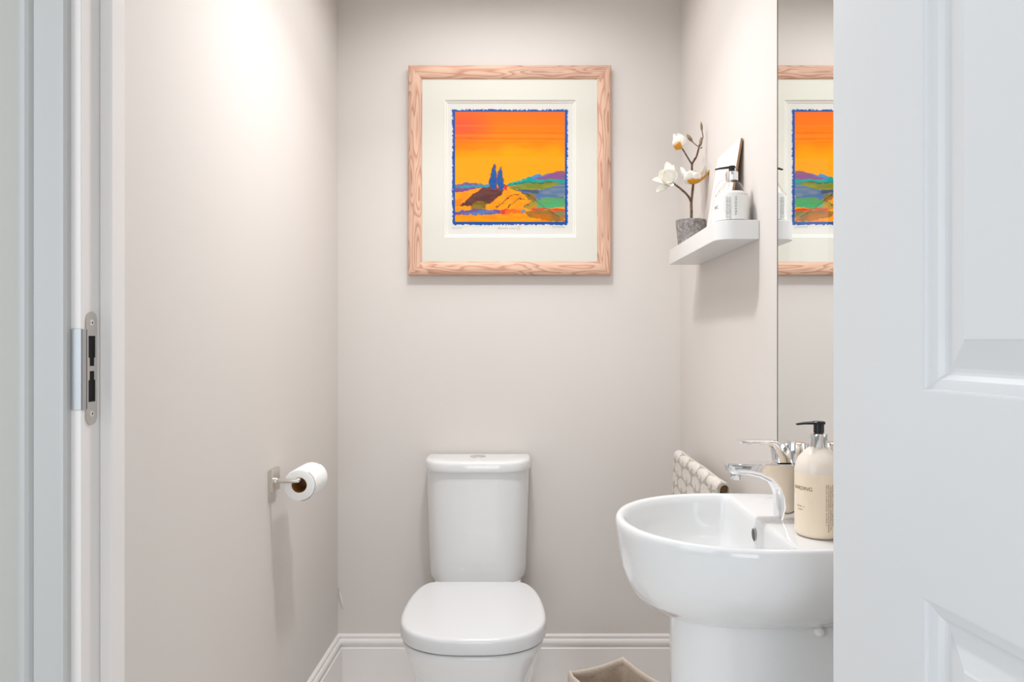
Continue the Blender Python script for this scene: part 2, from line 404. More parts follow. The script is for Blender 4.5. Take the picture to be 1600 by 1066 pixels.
# --- toilet
AX = lambda y: -.139-.039*(y-1.86)       # the pan stands very slightly askew to the wall
tl = thing('toilet', (AX(2.0), 2.0, 0), 'white close-coupled toilet with closed lid against back wall', 'toilet')
half = [(0, 2.13), (.06, 2.13), (.115, 2.129), (.148, 2.118), (.172, 2.07), (.186, 2.0), (.192, 1.93), (.193, 1.87), (.187, 1.82), (.170, 1.777), (.14, 1.743), (.092, 1.718), (.045, 1.709), (0, 1.708)]
hs = spline(half, 5)
lid_out = [(x, y) for x, y in hs]+[(-x, y) for x, y in hs[::-1][1:-1]]
cyl = 1.93
def ring_of(out, z, inset, sx=1, sy=1, cy=cyl):
    R = []; n = len(out)
    for i, (x, y) in enumerate(out):
        p0, p1 = Vector(out[i-1]), Vector(out[(i+1) % n]); t = (p1-p0).normalized(); nn = Vector((t.y, -t.x))
        if nn.dot(Vector((x, y-cy))) < 0: nn = -nn
        xx, yy = x-nn.x*inset, y-nn.y*inset
        xx *= sx; yy = cy+(yy-cy)*sy
        R.append((AX(yy)+xx, yy, z))
    return R
lm = MB(); zt_l = .4445
lm.rings([ring_of(lid_out, .4075, .004), ring_of(lid_out, .4055, .0025), ring_of(lid_out, .4075, .0005), ring_of(lid_out, .412, 0), ring_of(lid_out, .434, .0005), ring_of(lid_out, .4395, .002),
          ring_of(lid_out, .4430, .0055), ring_of(lid_out, .4443, .011), *[[(AX(1.93)+(x-AX(1.93))*k, 1.93+(y-1.93)*k, z) for x, y, _ in ring_of(lid_out, .4446, .014)] for k, z in ((1, .4446), (.75, .4452), (.45, .4455), (.15, .4456))]])
lm.build('seat_lid', M['lidp'], tl, angle=60)
# pan: rim to foot
pan_half = [(0, 2.375), (.08, 2.375), (.125, 2.37), (.138, 2.33), (.140, 2.25), (.150, 2.15), (.176, 2.05), (.186, 1.97), (.189, 1.90), (.186, 1.84), (.172, 1.785), (.145, 1.748), (.10, 1.722), (.05, 1.712), (0, 1.710)]
ph = spline(pan_half, 5); pan_out = [(x, y) for x, y in ph]+[(-x, y) for x, y in ph[::-1][1:-1]]
def pr(z, inset, sx, front):               # front: how far the toe is drawn back
    R = []
    for (x, y, zz) in ring_of(pan_out, z, inset, 1, 1, 2.05):
        k = max(0, min(1, (2.35-y)/.64)); xc = AX(y); R.append((AX(y+front*k)+(x-xc)*(1+(sx-1)*k**.4), y+front*k, z))
    return R
pmb = MB()
pmb.rings([pr(0, .0, .62, .17), pr(.02, .0, .62, .17), pr(.10, 0, .66, .15), pr(.20, 0, .74, .105), pr(.28, 0, .83, .06), pr(.34, 0, .91, .026), pr(.375, 0, .965, .008), pr(.392, 0, .99, .001), pr(.399, .002, 1, 0), pr(.4015, .006, 1, 0), *[[(AX(2.0)+(x-AX(2.0))*k, 2.0+(y-2.0)*k, .4016) for x, y, _ in pr(.4015, .01, 1, 0)] for k in (1, .6, .2)]])
pmb.build('pan', M['china'], tl, angle=60)
for s_ in (-1, 1): MB().lathe((AX(2.135)+s_*.075, 2.139, .412), [(.0001, -.022), (.010, -.022), (.011, -.02), (.011, .02), (.010, .022), (.0001, .022)], 20, 'x').build('hinge', M['chrome'], tl)
# cistern
def cis(hx, y_front, y_side, y_back, z, r=.02, ins=0):
    n = 15; pts = [(0, y_back), (hx-r, y_back)]
    pts += [(hx-r+r*math.sin(a*math.pi/8), y_back-r+r*math.cos(a*math.pi/8)) for a in range(1, 5)]
    ys = y_side
    for k in range(n+1):
        s_ = 1-k/n; pts.append((hx*(1-(1-s_)**2.2)**(1/2.2) if False else hx*math.sin(s_*math.pi/2)**.62, y_front+(ys-y_front)*(1-math.cos(s_*math.pi/2))**1.25))
    full = [(x, y) for x, y in pts]+[(-x, y) for x, y in pts[::-1][1:-1]]
    cx = AX(2.36); out = []
    for i, (x, y) in enumerate(full):
        p0, p1 = Vector(full[i-1]), Vector(full[(i+1) % len(full)]); t = (p1-p0)
        t = t.normalized() if t.length > 1e-9 else Vector((1, 0)); nn = Vector((t.y, -t.x))
        if nn.dot(Vector((x, y-2.31))) < 0: nn = -nn
        out.append((cx+x-nn.x*ins, y-nn.y*ins, z))
    return out
cb = MB(); A = dict(y_front=2.224, y_side=2.335, y_back=2.392)
def cring(z, hx, ins=0): return cis(hx, A['y_front'], A['y_side'], A['y_back'], z, .012, ins)
cb.rings([cring(.392, .125, .004), cring(.3935, .136, .002), cring(.397, .1455), cring(.403, .152), cring(.413, .1562), cring(.43, .158), cring(.55, .1625), cring(.68, .1665), cring(.752, .168)])
cb.build('cistern', M['china'], tl, angle=60)
cl = MB()
def lring(z, ins=0): return cis(.173, 2.214, 2.325, 2.394, z, .014, ins)
cl.rings([lring(.7535, .012), lring(.7525, .004), lring(.755, .001), lring(.76, 0), lring(.778, 0), lring(.7835, .002), lring(.7868, .0055), *[[(AX(2.36)+(x-AX(2.36))*k, 2.325+(y-2.325)*k, .788) for x, y, _ in lring(.788, .009)] for k in (1, .7, .3)]])
clo = cl.build('cistern_lid', M['china'], tl, angle=60)
bx, by = AX(2.36), 2.325
fb = MB(); fb.lathe((bx, by, .788), [(.0265, -.001), (.0265, .0008), (.0250, .0016), (.0232, .0016), (.0228, .0006), (.0001, .0006)], 40)
fbo = fb.build('flush_button', M['chrome'], clo)
for s_ in (-1, 1):
    hm = MB(); pts = [(bx+s_*(.0012+.0200*math.sin(math.pi*k/14)) if True else 0, by-.0205*math.cos(math.pi*k/14)) for k in range(15)]
    hm.rings([[(x, y, .7884) for x, y in pts], [(x, y, .7894) for x, y in pts]]); hm.build('button_half', M['chrome'], fbo, bev=.0006)

# --- framed print on the back wall
D = 2.372
fx0, fx1, fz1, fz0 = PX(637.5, D), PX(955, D), PZ(101, D), PZ(430, D)
pc = thing('framed_print', ((fx0+fx1)/2, YB, fz0), 'pale pine framed orange landscape print hanging above the toilet', 'picture')
FWd = 21.5*D/F
prof = [(0, .0), (0, .021), (.003, .0265), (.009, .0295), (.02, .030), (.032, .0285), (.0395, .025), (FWd-.0025, .0215), (FWd, .019), (FWd, .008)]
def rail(side):
    R = []
    for end in (0, 1):
        ring = []
        for o, t in prof:
            y = YB-.001-t
            if side == 'top': p = ((fx0+o) if end == 0 else (fx1-o), y, fz1-o)
            if side == 'bottom': p = ((fx0+o) if end == 0 else (fx1-o), y, fz0+o)
            if side == 'left': p = (fx0+o, y, (fz0+o) if end == 0 else (fz1-o))
            if side == 'right': p = (fx1-o, y, (fz0+o) if end == 0 else (fz1-o))
            ring.append(p)
        R.append(ring)
    return MB().rings(R)
rail('top').build('frame_rail', M['wood_h'][0], pc, angle=25); rail('bottom').build('frame_rail', M['wood_h'][1], pc, angle=25)
rail('left').build('frame_rail', M['wood_v'][0], pc, angle=25); rail('right').build('frame_rail', M['wood_v'][1], pc, angle=25)
ix0, ix1, iz0, iz1 = fx0+FWd-.003, fx1-FWd+.003, fz0+FWd-.003, fz1-FWd+.003
Dm = 2.385
def holed(name, o, h, yfront, thick, bev, m, mb_m):
    """board with a bevelled window"""
    (x0, x1, z0, z1), (a0, a1, c0, c1) = o, h
    def rc(x0, x1, z0, z1, y): return [(x0, y, z0), (x1, y, z0), (x1, y, z1), (x0, y, z1)]
    R = [rc(x0, x1, z0, z1, yfront+thick), rc(x0, x1, z0, z1, yfront), rc(a0, a1, c0, c1, yfront), rc(a0+bev, a1-bev, c0+bev, c1-bev, yfront+thick)]
    mb = MB().rings(R, cap0=False, cap1=False); f = mk(name, mb.V, mb.F, m, pc, smooth=False, mats=[m, mb_m], fm=[0]*8+[1]*4); return f
hx = (PX(695, Dm), PX(900, Dm), PZ(371, Dm), PZ(156.5, Dm))
holed('mount', (ix0, ix1, iz0, iz1), hx, Dm-.004, .005, .003, M['mount'], M['bevel'])
g_ = 3.6*Dm/F
holed('inner_mount', (hx[0]-.01, hx[1]+.01, hx[2]-.01, hx[3]+.01), (hx[0]+g_, hx[1]-g_, hx[2]+g_, hx[3]-g_*1.0), Dm+.001, .003, .002, M['mount'], M['bevel'])
MB().box((ix0, Dm+.004, iz0), (ix1, Dm+.0075, iz1)).build('print_sheet', M['sheet'], pc, smooth=False)
MB().box((ix0, YB-.022, iz0), (ix1, YB-.020, iz1)).build('glass_pane', M['pane'], pc, smooth=False)

# the printed image, painted procedurally in its own units (x 0..910, y 0..915 from the top left of the blue border)
def vnoise(x, y, sc, seed):
    r = np.random.RandomState(seed); T = r.rand(64, 64); u, v = x/sc, y/sc
    i, j = np.floor(u).astype(int), np.floor(v).astype(int); fu, fv = u-i, v-j; fu = fu*fu*(3-2*fu); fv = fv*fv*(3-2*fv)
    g = lambda a, b: T[a % 64, b % 64]
    return (g(i, j)*(1-fu)+g(i+1, j)*fu)*(1-fv)+(g(i, j+1)*(1-fu)+g(i+1, j+1)*fu)*fv
NG = 250
gx, gy = np.meshgrid(np.linspace(24, 956, NG), np.linspace(44, 982, NG))
wx = gx+(vnoise(gx, gy, 22, 1)-.5)*16+(vnoise(gx, gy, 8, 2)-.5)*6; wy = gy+(vnoise(gx, gy, 22, 3)-.5)*14+(vnoise(gx, gy, 8, 4)-.5)*6
img = np.zeros((NG, NG, 3)); img[:] = (231, 228, 222)
def inpoly(pts, X, Y):
    c = np.zeros(X.shape, bool); n = len(pts)
    for i in range(n):
        (x0, y0), (x1, y1) = pts[i-1], pts[i]
        if y0 == y1: continue
        k = ((y0 > Y) != (y1 > Y)) & (X < (x1-x0)*(Y-y0)/(y1-y0)+x0); c ^= k
    return c
inner = (gx > 55) & (gx < 927) & (gy > 74) & (gy < 945)
def poly(pts, c, amt=1.0, c2=None, sc=(60, 14), seed=5):
    m = inpoly(pts, wx, wy) & inner
    cc = np.array(c, float)
    if c2 is not None:
        t = np.clip((vnoise(gx/sc[0]*20, gy/sc[1]*20, 20, seed)-.3)*2.2, 0, 1)[..., None]; cc = cc*(1-t)+np.array(c2, float)*t
    img[m] = (img*(1-amt)+cc*amt)[m]
def line(pts, c, wd, amt=1.0):
    for (x0, y0), (x1, y1) in zip(pts, pts[1:]):
        L2 = (x1-x0)**2+(y1-y0)**2; t = np.clip(((wx-x0)*(x1-x0)+(wy-y0)*(y1-y0))/L2, 0, 1)
        m = (np.hypot(wx-x0-t*(x1-x0), wy-y0-t*(y1-y0)) < wd/2) & inner; img[m] = (img*(1-amt)+np.array(c, float)*amt)[m]
def dot(x, y, r, c): m = (np.hypot(wx-x, wy-y) < r) & inner; img[m] = c
# deckled blue border
e = (vnoise(gx, gy, 10, 8)-.5)*15
bord = (gx > 34+e) & (gx < 949+e) & (gy > 55+e) & (gy < 970-e); img[bord] = (28, 84, 164)
up = bord & (gy < 330); img[up] = (52, 92, 168)
# sky
t = np.clip((gy-72)/250, 0, 1)[..., None]
sky = np.array([255, 118, 42.])*(1-t)+np.array([255, 138, 14.])*t
t2 = np.clip((gy-310+(vnoise(gx, gy, 120, 9)-.5)*90)/120, 0, 1)[..., None]; sky = sky*(1-t2)+np.array([255, 163, 0.])*t2
pk = np.clip(1-np.hypot((gx-110)/300, (gy-190)/170), 0, 1)[..., None]; sky = sky*(1-pk*.9)+np.array([246, 88, 78.])*pk*.9
img[inner] = sky[inner]
for y, h, c in ((186, 10, (255, 136, 62)), (238, 8, (238, 100, 32)), (262, 14, (255, 142, 60)), (287, 8, (236, 98, 26)), (303, 6, (255, 150, 52)), (313, 7, (244, 112, 20))):
    m = (np.abs(gy-y-(gx-500)*.006) < h/2) & inner; img[m] = (img*.45+np.array(c, float)*.55)[m]
poly([(60, 330), (220, 352), (330, 345), (200, 378), (60, 372)], (240, 128, 6), .6); poly([(520, 330), (900, 326), (700, 350), (600, 362)], (246, 136, 4), .6)
# far hills on the left
poly([(50, 655), (110, 642), (150, 628), (205, 642), (335, 655), (335, 700), (50, 712)], (128, 88, 140), 1, (92, 100, 168))
poly([(50, 660), (330, 652), (335, 668), (220, 676), (50, 672)], (22, 160, 168), 1, (64, 128, 188))
poly([(50, 688), (210, 674), (260, 682), (150, 704), (50, 716)], (122, 76, 134))
# far hills on the right
poly([(600, 606), (660, 590), (720, 578), (800, 562), (930, 538), (930, 622), (600, 625)], (138, 84, 142), 1, (150, 92, 120))
poly([(648, 590), (712, 566), (762, 576), (806, 552), (800, 570), (735, 588), (660, 604)], (66, 140, 200))
poly([(450, 656), (560, 616), (650, 590), (700, 610), (930, 606), (930, 640), (700, 636), (600, 645), (470, 664)], (8, 150, 138), 1, (24, 168, 160))
poly([(476, 668), (620, 640), (845, 634), (930, 640), (900, 665), (720, 688), (600, 700), (500, 684)], (122, 132, 40), 1, (152, 146, 44))
poly([(545, 696), (740, 688), (860, 660), (930, 640), (930, 765), (700, 775), (610, 725)], (84, 116, 160), 1, (120, 134, 150))
poly([(550, 692), (726, 696), (716, 722), (610, 716)], (84, 84, 98), 1, (60, 90, 140))
poly([(600, 726), (690, 725), (700, 790), (660, 790)], (150, 112, 44), 1, (110, 122, 60))
poly([(720, 772), (800, 752), (930, 760), (930, 834), (720, 836), (640, 822), (640, 800)], (78, 172, 116), 1, (96, 160, 90))
line([(560, 640), (640, 628), (700, 640), (840, 630)], (70, 60, 44), 6); line([(470, 660), (560, 645)], (40, 70, 50), 5)
# orange field with the brown slope
poly([(50, 718), (250, 680), (440, 690), (520, 686), (600, 732), (690, 800), (660, 842), (430, 850), (50, 866)], (255, 146, 8), 1, (255, 160, 4))
poly([(50, 770), (120, 760), (100, 820), (50, 830)], (240, 130, 14)); 
poly([(88, 818), (180, 742), (272, 684), (340, 668), (446, 690), (420, 735), (330, 802), (210, 818)], (106, 58, 54), 1, (88, 50, 44))
poly([(176, 846), (192, 806), (240, 780), (304, 800), (292, 846)], (146, 118, 26), 1, (120, 96, 30))
poly([(640, 780), (700, 790), (720, 840), (640, 850), (600, 830)], (196, 140, 40), 1, (140, 140, 60))
# lower stripes
poly([(50, 862), (210, 846), (428, 850), (432, 886), (300, 890), (50, 892)], (112, 78, 138), 1, (84, 124, 186), (70, 16), 12)
poly([(418, 850), (600, 848), (596, 880), (418, 884)], (232, 112, 28), 1, (244, 84, 40)); poly([(424, 850), (470, 846), (445, 886), (424, 884)], (222, 52, 52))
poly([(50, 892), (430, 888), (930, 880), (930, 950), (50, 950)], (255, 156, 8), 1, (250, 140, 10))
poly([(600, 862), (740, 850), (910, 862), (930, 944), (800, 940), (640, 906)], (196, 112, 22), 1, (150, 110, 52), (40, 30), 14)
poly([(840, 870), (930, 862), (930, 940), (870, 915)], (140, 128, 80), 1, (196, 120, 40))
line([(670, 846), (780, 842), (930, 856)], (226, 70, 48), 15); dot(597, 858, 15, (100, 140, 180))
for ln in ([(390, 835), (450, 782), (520, 736), (572, 726)], [(470, 838), (520, 790), (575, 748)], [(520, 690), (600, 720), (650, 746), (720, 800), (800, 850), (880, 912)], [(600, 830), (640, 810)], [(380, 828), (440, 795)], [(560, 760), (610, 770)]):
    line(spline(ln, 5), (110, 62, 36), 6)
# the two cypresses
for pts in ([(366, 492), (348, 540), (332, 600), (334, 655), (346, 684), (380, 692), (384, 640), (382, 560), (374, 515)], [(412, 516), (398, 560), (388, 625), (394, 664), (416, 694), (444, 666), (436, 610), (424, 545)]):
    line(pts+[pts[0]], (150, 62, 56), 9); poly(pts, (24, 84, 164), 1, (40, 92, 150))
dot(458, 676, 17, (240, 62, 50)); line([(446, 650), (470, 700)], (60, 40, 60), 4)
ox0, oz0 = lambda cx: PX(700+cx/5.077, Dm), lambda cy: PZ(160+cy/5.077, Dm)
V = []; C = []
lut = np.where(img/255 <= .04045, img/255/12.92, ((img/255+.055)/1.055)**2.4)
for j in range(NG):
    for i in range(NG):
        V.append((PX(700+gx[j, i]/5.077, Dm), Dm+.0035, PZ(160+gy[j, i]/5.077, Dm))); C.append((*lut[j, i], 1))
Fc = [[j*NG+i, j*NG+i+1, (j+1)*NG+i+1, (j+1)*NG+i] for j in range(NG-1) for i in range(NG-1)]
po = mk('printed_image', V, Fc, M['art'], pc, smooth=False, colors=C)
def scrawl(name, x0, x1, y, seq):
    mb = MB()
    for stroke in seq:
        pts = [P(x0+(x1-x0)*a, y-b, Dm+.0036) for a, b in spline(stroke, 4)]; mb.tube(pts, .00035, 5)
    return mb.build(name, M['pencil'], pc)
def loops(a, b, n, h, seed):
    r = np.random.RandomState(seed); return [(a+(b-a)*k/n+(.012 if k % 2 else -.008), h*(r.rand()*.6+.4) if k % 2 else r.rand()*.4-.4) for k in range(n+1)]
scrawl('pencil_title', 778, 814, 357.5, [loops(0, .42, 12, 2.6, 1), [(0, -1), (.05, 3), (.09, -1)], loops(.5, .78, 8, 2.2, 2), [(.86, -1), (.87, 2.8)], [(.93, -1), (.94, 2.8)], [(.83, 2.8), (.98, 2.8)], [(.83, -1), (.98, -1)]])
scrawl('pencil_signature', 863, 882, 355.5, [loops(.1, .95, 12, 2.6, 4), [(.16, 2.5), (0, 1), (.14, -1.2)], [(.9, 1), (1, 0), (.95, -2.4)]])
scrawl('pencil_edition_mark', 706, 722, 357, [loops(0, .4, 4, 2, 6), [(.45, -1), (.6, 2.4)], loops(.65, 1, 4, 1.8, 7)])

# --- toilet roll holder and roll on the left wall
y0h, y1h = 1.749, 1.801
zh = PZ(751.5, 1.757)
th = thing('toilet_roll_holder', (XL, 1.775, PZ(785, 1.75)), 'brushed steel toilet roll holder screwed to the left wall', 'toilet roll holder')
MB().box((XL, y0h+.001, PZ(785, 1.75)), (XL+.003, y1h-.002, PZ(737, 1.75))).build('wall_bracket', M['brush'], th, bev=.0006)
MB().box((XL+.003, y0h, PZ(770, 1.75)), (XL+.012, y1h, PZ(735, 1.75))).build('cover_plate', M['brush'], th, bev=.0012)
xe = PX(466, 1.757)
am = MB(); am.lathe((XL+.012, 1.758, zh), [(.0001, 0), (.0085, 0), (.0085, .007), (.0075, .009), (.0062, .009)], 24, 'x', cap1=False)
am.tube([(XL+.018, 1.758, zh), (xe-.004, 1.758, zh), (xe-.001, 1.759, zh), (xe, 1.762, zh), (xe, 1.80, zh), (xe, 1.883, zh)], [.0060]*6, 20)
am.lathe((xe, 1.883, zh), [(.006, 0), (.0085, .0), (.0085, .004), (.0001, .005)], 24, 'y')
am.build('arm', M['brush'], th)
rc = (xe, 1.764, zh+.006-.0185); rr, rh = .0395, .0185
tr_ = thing('toilet_roll', (rc[0], 1.82, rc[2]-rr), 'part-used white toilet roll on the steel holder arm', 'toilet roll')
L_ = .108; pr_ = MB()
pr_.lathe(rc, [(rh+.0008, L_), (rr-.003, L_), (rr-.0008, L_-.001), (rr, L_-.003), (rr+.0003, L_*.6), (rr, .003), (rr-.0008, .001), (rr-.003, 0), (rh+.0008, 0), (rh+.0008, L_)], 56, 'y', False, False)
# loose edge of the last sheet
pts = [(rc[0]+(rr+.0012)*math.cos(a), rc[2]+(rr+.0012)*math.sin(a)) for a in np.linspace(1.0, -1.5, 20)]
pr_.rings([[(x, rc[1]+.001, z) for x, z in pts], [(x, rc[1]+L_-.001, z) for x, z in pts]], closed=False, cap0=False, cap1=False)
pr_.build('paper', M['paper'], tr_, angle=50)
co = MB(); co.lathe(rc, [(rh, .0006), (rh+.0008, .0006), (rh+.0008, L_-.0006), (rh, L_-.0006), (rh, .0006)], 48, 'y', False, False); co.build('cardboard_core', M['core'], tr_, angle=50)

# --- mirror, flush on the right wall
yM = XR*F/(1218-VX)
MB().box((XR-.004, YF1+.03, .885), (XR-.0002, yM, 2.05)).build('wall_mirror', M['mirror'], smooth=False, bev=.0005)
wm_ = bpy.data.objects['wall_mirror']
MB().box((XR-.0048, yM-.0002, .885), (XR-.0002, yM+.0016, 2.05)).build('polished_edge', M['edge'], wm_, smooth=False)
tag(wm_, 'frameless mirror on the right wall reflecting the orange print', 'mirror')

# --- floating shelf
ysn = XR*F/(1186.7-VX); ysf = 2.124; zs1, zs0 = PZ(343.5, ysn), PZ(373.6, ysn); xsl = .4315
r_ = .040; op = [(XR-.0005, ysn), (XR-.0005, ysf), (xsl+.004, ysf), (xsl+.001, ysf-.001), (xsl, ysf-.004)]
op += [(xsl+r_-r_*math.cos(a), ysn+r_-r_*math.sin(a)) for a in np.linspace(0, math.pi/2, 12)]
sh = MB(); sh.rings([[(x, y, zs0) for x, y in op], [(x, y, zs1) for x, y in op]])
so = sh.build('floating_shelf', M['shelf'], bev=.0012, angle=30); tag(so, 'white floating shelf with one rounded corner on the right wall', 'shelf')

# --- pot with magnolia sprays
pd = 2.042; pcx = .478; pz = zs1
pl = thing('potted_magnolia', (pcx, pd, pz), 'artificial white magnolia branch in small grey concrete pot on the shelf', 'potted plant')
pt = MB(); pt.lathe((pcx, pd, pz), [(.0345, .0), (.036, .001), (.0435, .074), (.0428, .0762), (.0405, .0755), (.0385, .064)], 48)
po_ = pt.build('pot', M['pot'], pl, angle=40)
so_ = MB(); so_.lathe((pcx, pd, pz), [(.0386, .060), (.0384, .0645), (.02, .066), (.0001, .067)], 32); so_.build('filling', M['soil'], pl)
def Q(cx, cy, dd=0): return P(1010+cx/5.076, 180+cy/5.076, pd+dd)   # branch points, read in the plane of the pot
br = MB()
main = spline([(*Q(356, 830),), (*Q(357, 760),), (*Q(356, 690, .004),), (*Q(366, 600, .004),), (*Q(372, 540),)], 5)
br.tube(main, np.linspace(.0042, .0036, len(main)), 10)
b1 = spline([Q(356, 690, .004), Q(330, 640, -.006), Q(290, 600, -.012), Q(240, 560, -.016), Q(205, 535, -.018)], 5); br.tube(b1, np.linspace(.0034, .0026, len(b1)), 8)
b2 = spline([Q(372, 545), Q(366, 480, .006), Q(362, 440, .008), Q(364, 385, .006), Q(396, 330, .002), Q(415, 262, 0), Q(420, 235, 0)], 5); br.tube(b2, np.linspace(.0034, .0026, len(b2)), 8)
b3 = spline([Q(362, 392, .006), Q(330, 340, -.004), Q(300, 290, -.008), Q(282, 262, -.010)], 5); br.tube(b3, np.linspace(.0024, .0020, len(b3)), 8)
b4 = spline([Q(408, 248, 0), Q(380, 225, .004), Q(360, 205, .006)], 4); br.tube(b4, .0014, 6)
b5 = spline([Q(450, 175, 0), Q(444, 140, .0), Q(440, 110, 0)], 4); br.tube(b5, .0014, 6)
b6 = spline([Q(424, 240, 0), Q(440, 205, .004), Q(450, 170, 0)], 4); br.tube(b6, .0012, 6)
for cx, cy, ang in ((415, 262, 0), (380, 350, 2), (290, 280, 1), (357, 740, 0), (300, 605, 2), (432, 262, 0)):       # bud scars
    q = Q(cx, cy); br.tube([q, (q[0]+.004*math.cos(ang), q[1], q[2]+.003)], [.0022, .0008], 6)
br.build('branch', M['bark'], pl, angle=60)
def budm(a, b, r):
    a, b = Vector(a), Vector(b); ts = np.linspace(0, 1, 9)
    MB().tube([a.lerp(b, t) for t in ts], [max(r*math.sin(math.pi*min(t*.86+.12, 1))**.8, .0004) for t in ts], 12).build('bud', M['bud'], pl, angle=80)
budm(Q(440, 122), Q(434, 52), .0036); budm(Q(362, 208, .006), Q(320, 150, .006), .0052); budm(Q(428, 244), Q(436, 172), .0046)
def petal(mb, base, tip, wid, face, cup=.25, belly=.5, curl=0.0):
    """spoon-shaped petal from base to tip; face = direction its hollow looks to"""
    base, tip, face = Vector(base), Vector(tip), Vector(face); ax = tip-base; L = ax.length; ax.normalize()
    face = (face-ax*face.dot(ax)).normalized(); side = ax.cross(face); nu, nv = 12, 7; G = []
    for sgn in (1, -1):
        for i in range(nu+1):
            t = i/nu; wv = 1.6*wid*(max(math.sin(math.pi*min(.05+.945*t, .995)**(.95 if belly < .55 else 1.15)), 0))**.62*.5+.0003
            for j in range(nv):
                s_ = -1+2*j/(nv-1); hh = -cup*L*math.sin(math.pi*t)**1.0*.6+wv*.55*s_*s_+curl*L*t*t
                p = base+ax*(L*t)+side*(wv*s_)+face*(hh+sgn*.0005); G.append(tuple(p))
    n1 = (nu+1)*nv; Fc = []
    for k in (0, n1):
        for i in range(nu):
            for j in range(nv-1): Fc.append([k+i*nv+j, k+i*nv+j+1, k+(i+1)*nv+j+1, k+(i+1)*nv+j])
    bd = [i*nv for i in range(nu+1)]+[nu*nv+j for j in range(1, nv)]+[i*nv+nv-1 for i in range(nu-1, -1, -1)]+[j for j in range(nv-2, 0, -1)]
    for a, b in zip(bd, bd[1:]+bd[:1]): Fc.append([a, b, b+n1, a+n1])
    mb.add(G, Fc)
def flower(pet, gold):
    fm_ = MB()
    for a in pet: petal(fm_, *a)
    f = fm_.build('flower', M['petal'], pl, angle=70)
    if gold:
        g = MB()
        for a in gold: petal(g, *a)
        go = g.build('golden_petal', M['golden'], f, angle=70); go['label'] = 'golden yellow outer petal'
UP, CAM, RT, LF = Vector((0, 0, 1)), Vector((0, -1, 0)), Vector((1, 0, 0)), Vector((-1, 0, 0))
# upper left, half open
b_ = Q(272, 255, -.010)
flower([(b_, Q(215, 150, -.022), .018, RT+.3*UP, .35), (b_, Q(300, 168, -.008), .018, LF, .35), (b_, Q(245, 145, .004), .022, CAM, .30), (b_, Q(265, 158, -.026), .024, -CAM, .34), (b_, Q(235, 175, -.030), .022, -CAM+RT*.4, .36), (b_, Q(292, 190, -.028), .020, -CAM+LF*.5, .36)],
       [(b_, Q(222, 248, -.024), .016, UP-CAM*.2, .22), (Q(280, 262, -.012), Q(240, 232, -.034), .016, -CAM+UP*.4, .15)])
# left, wide open and facing out
b_ = Q(205, 530, -.018)
flower([(b_, Q(165, 372, -.006), .020, LF*.5+CAM*.6, .20, .5, .04), (b_, Q(214, 395, .010), .016, LF+CAM*.3, .15), (b_, Q(104, 446, -.02), .028, CAM+UP*-.3, .22), (b_, Q(150, 435, -.036), .030, CAM*.7+LF*.2, .30), (b_, Q(46, 522, -.022), .024, UP*.7+CAM*.6, .18, .5, .03),
        (b_, Q(82, 606, -.020), .022, LF*.2+UP*.8+CAM*.5, .24, .6, -.04), (b_, Q(128, 600, -.006), .018, UP+CAM*.5, .2), (b_, Q(120, 500, -.040), .030, UP*.4+CAM, .2)], [])
# middle, open bowl with the stem running through
b_ = Q(372, 546)
flower([(b_, Q(270, 415, -.006), .022, RT+.5*UP, .30, .6), (b_, Q(462, 404, .014), .022, LF+.5*UP, .20), (b_, Q(300, 440, .02), .022, CAM+.3*UP, .3), (b_, Q(400, 440, .028), .024, CAM+.3*UP, .3), (b_, Q(330, 448, -.034), .026, -CAM+.5*UP, .30), (b_, Q(398, 455, -.036), .026, -CAM+.5*UP, .30)],
       [(Q(372, 548, -.003), Q(522, 418, -.020), .0135, LF+UP, .20, .5, .02), (Q(378, 548, -.004), Q(330, 515, -.024), .020, UP, .2), (Q(372, 548, -.006), Q(415, 508, -.026), .016, UP, .2)])

# --- white card leaning on the wall behind the soap
ctz = PZ(214, 1.696); xt, xb = XR-.0085, .481
def cp(y, z, o=0): k = (z-zs1)/(ctz-zs1); return (xb+(xt-xb)*k+o, y, z)
th_ = .005; cd = thing('leaning_card', ((xt+xb)/2, 1.80, zs1), 'tall white card with faint line sketch leaning on wall behind shelf bottle', 'card')
q = [(1.698, zs1+.0005), (1.898, zs1+.0005), (1.898, ctz), (1.698, ctz)]
MB().rings([[cp(y, z, 0) for y, z in q], [cp(y, z, .0015) for y, z in q]]).build('front_sheet', M['card'], cd, smooth=False)
q2 = [(1.699, zs1+.001), (1.897, zs1+.001), (1.897, ctz-.002), (1.699, ctz-.002)]
MB().rings([[cp(y, z, .0015) for y, z in q2], [cp(y, z, .0065) for y, z in q2]]).build('backing_board', M['cardedge'], cd, smooth=False)
sk = MB()
for pts in ([(1.88, 1.46), (1.885, 1.53), (1.87, 1.57), (1.84, 1.585), (1.80, 1.58)], [(1.86, 1.46), (1.868, 1.52), (1.85, 1.55), (1.82, 1.56)], [(1.84, 1.585), (1.80, 1.545), (1.76, 1.57), (1.735, 1.55)], [(1.80, 1.58), (1.77, 1.60), (1.73, 1.575), (1.745, 1.53), (1.78, 1.52)], [(1.89, 1.48), (1.87, 1.47), (1.85, 1.49)]):
    sk.tube([cp(y, z, -.0002) for y, z in spline(pts, 5)], .00045, 5)
sk.build('line_sketch', M['ink2'], cd)

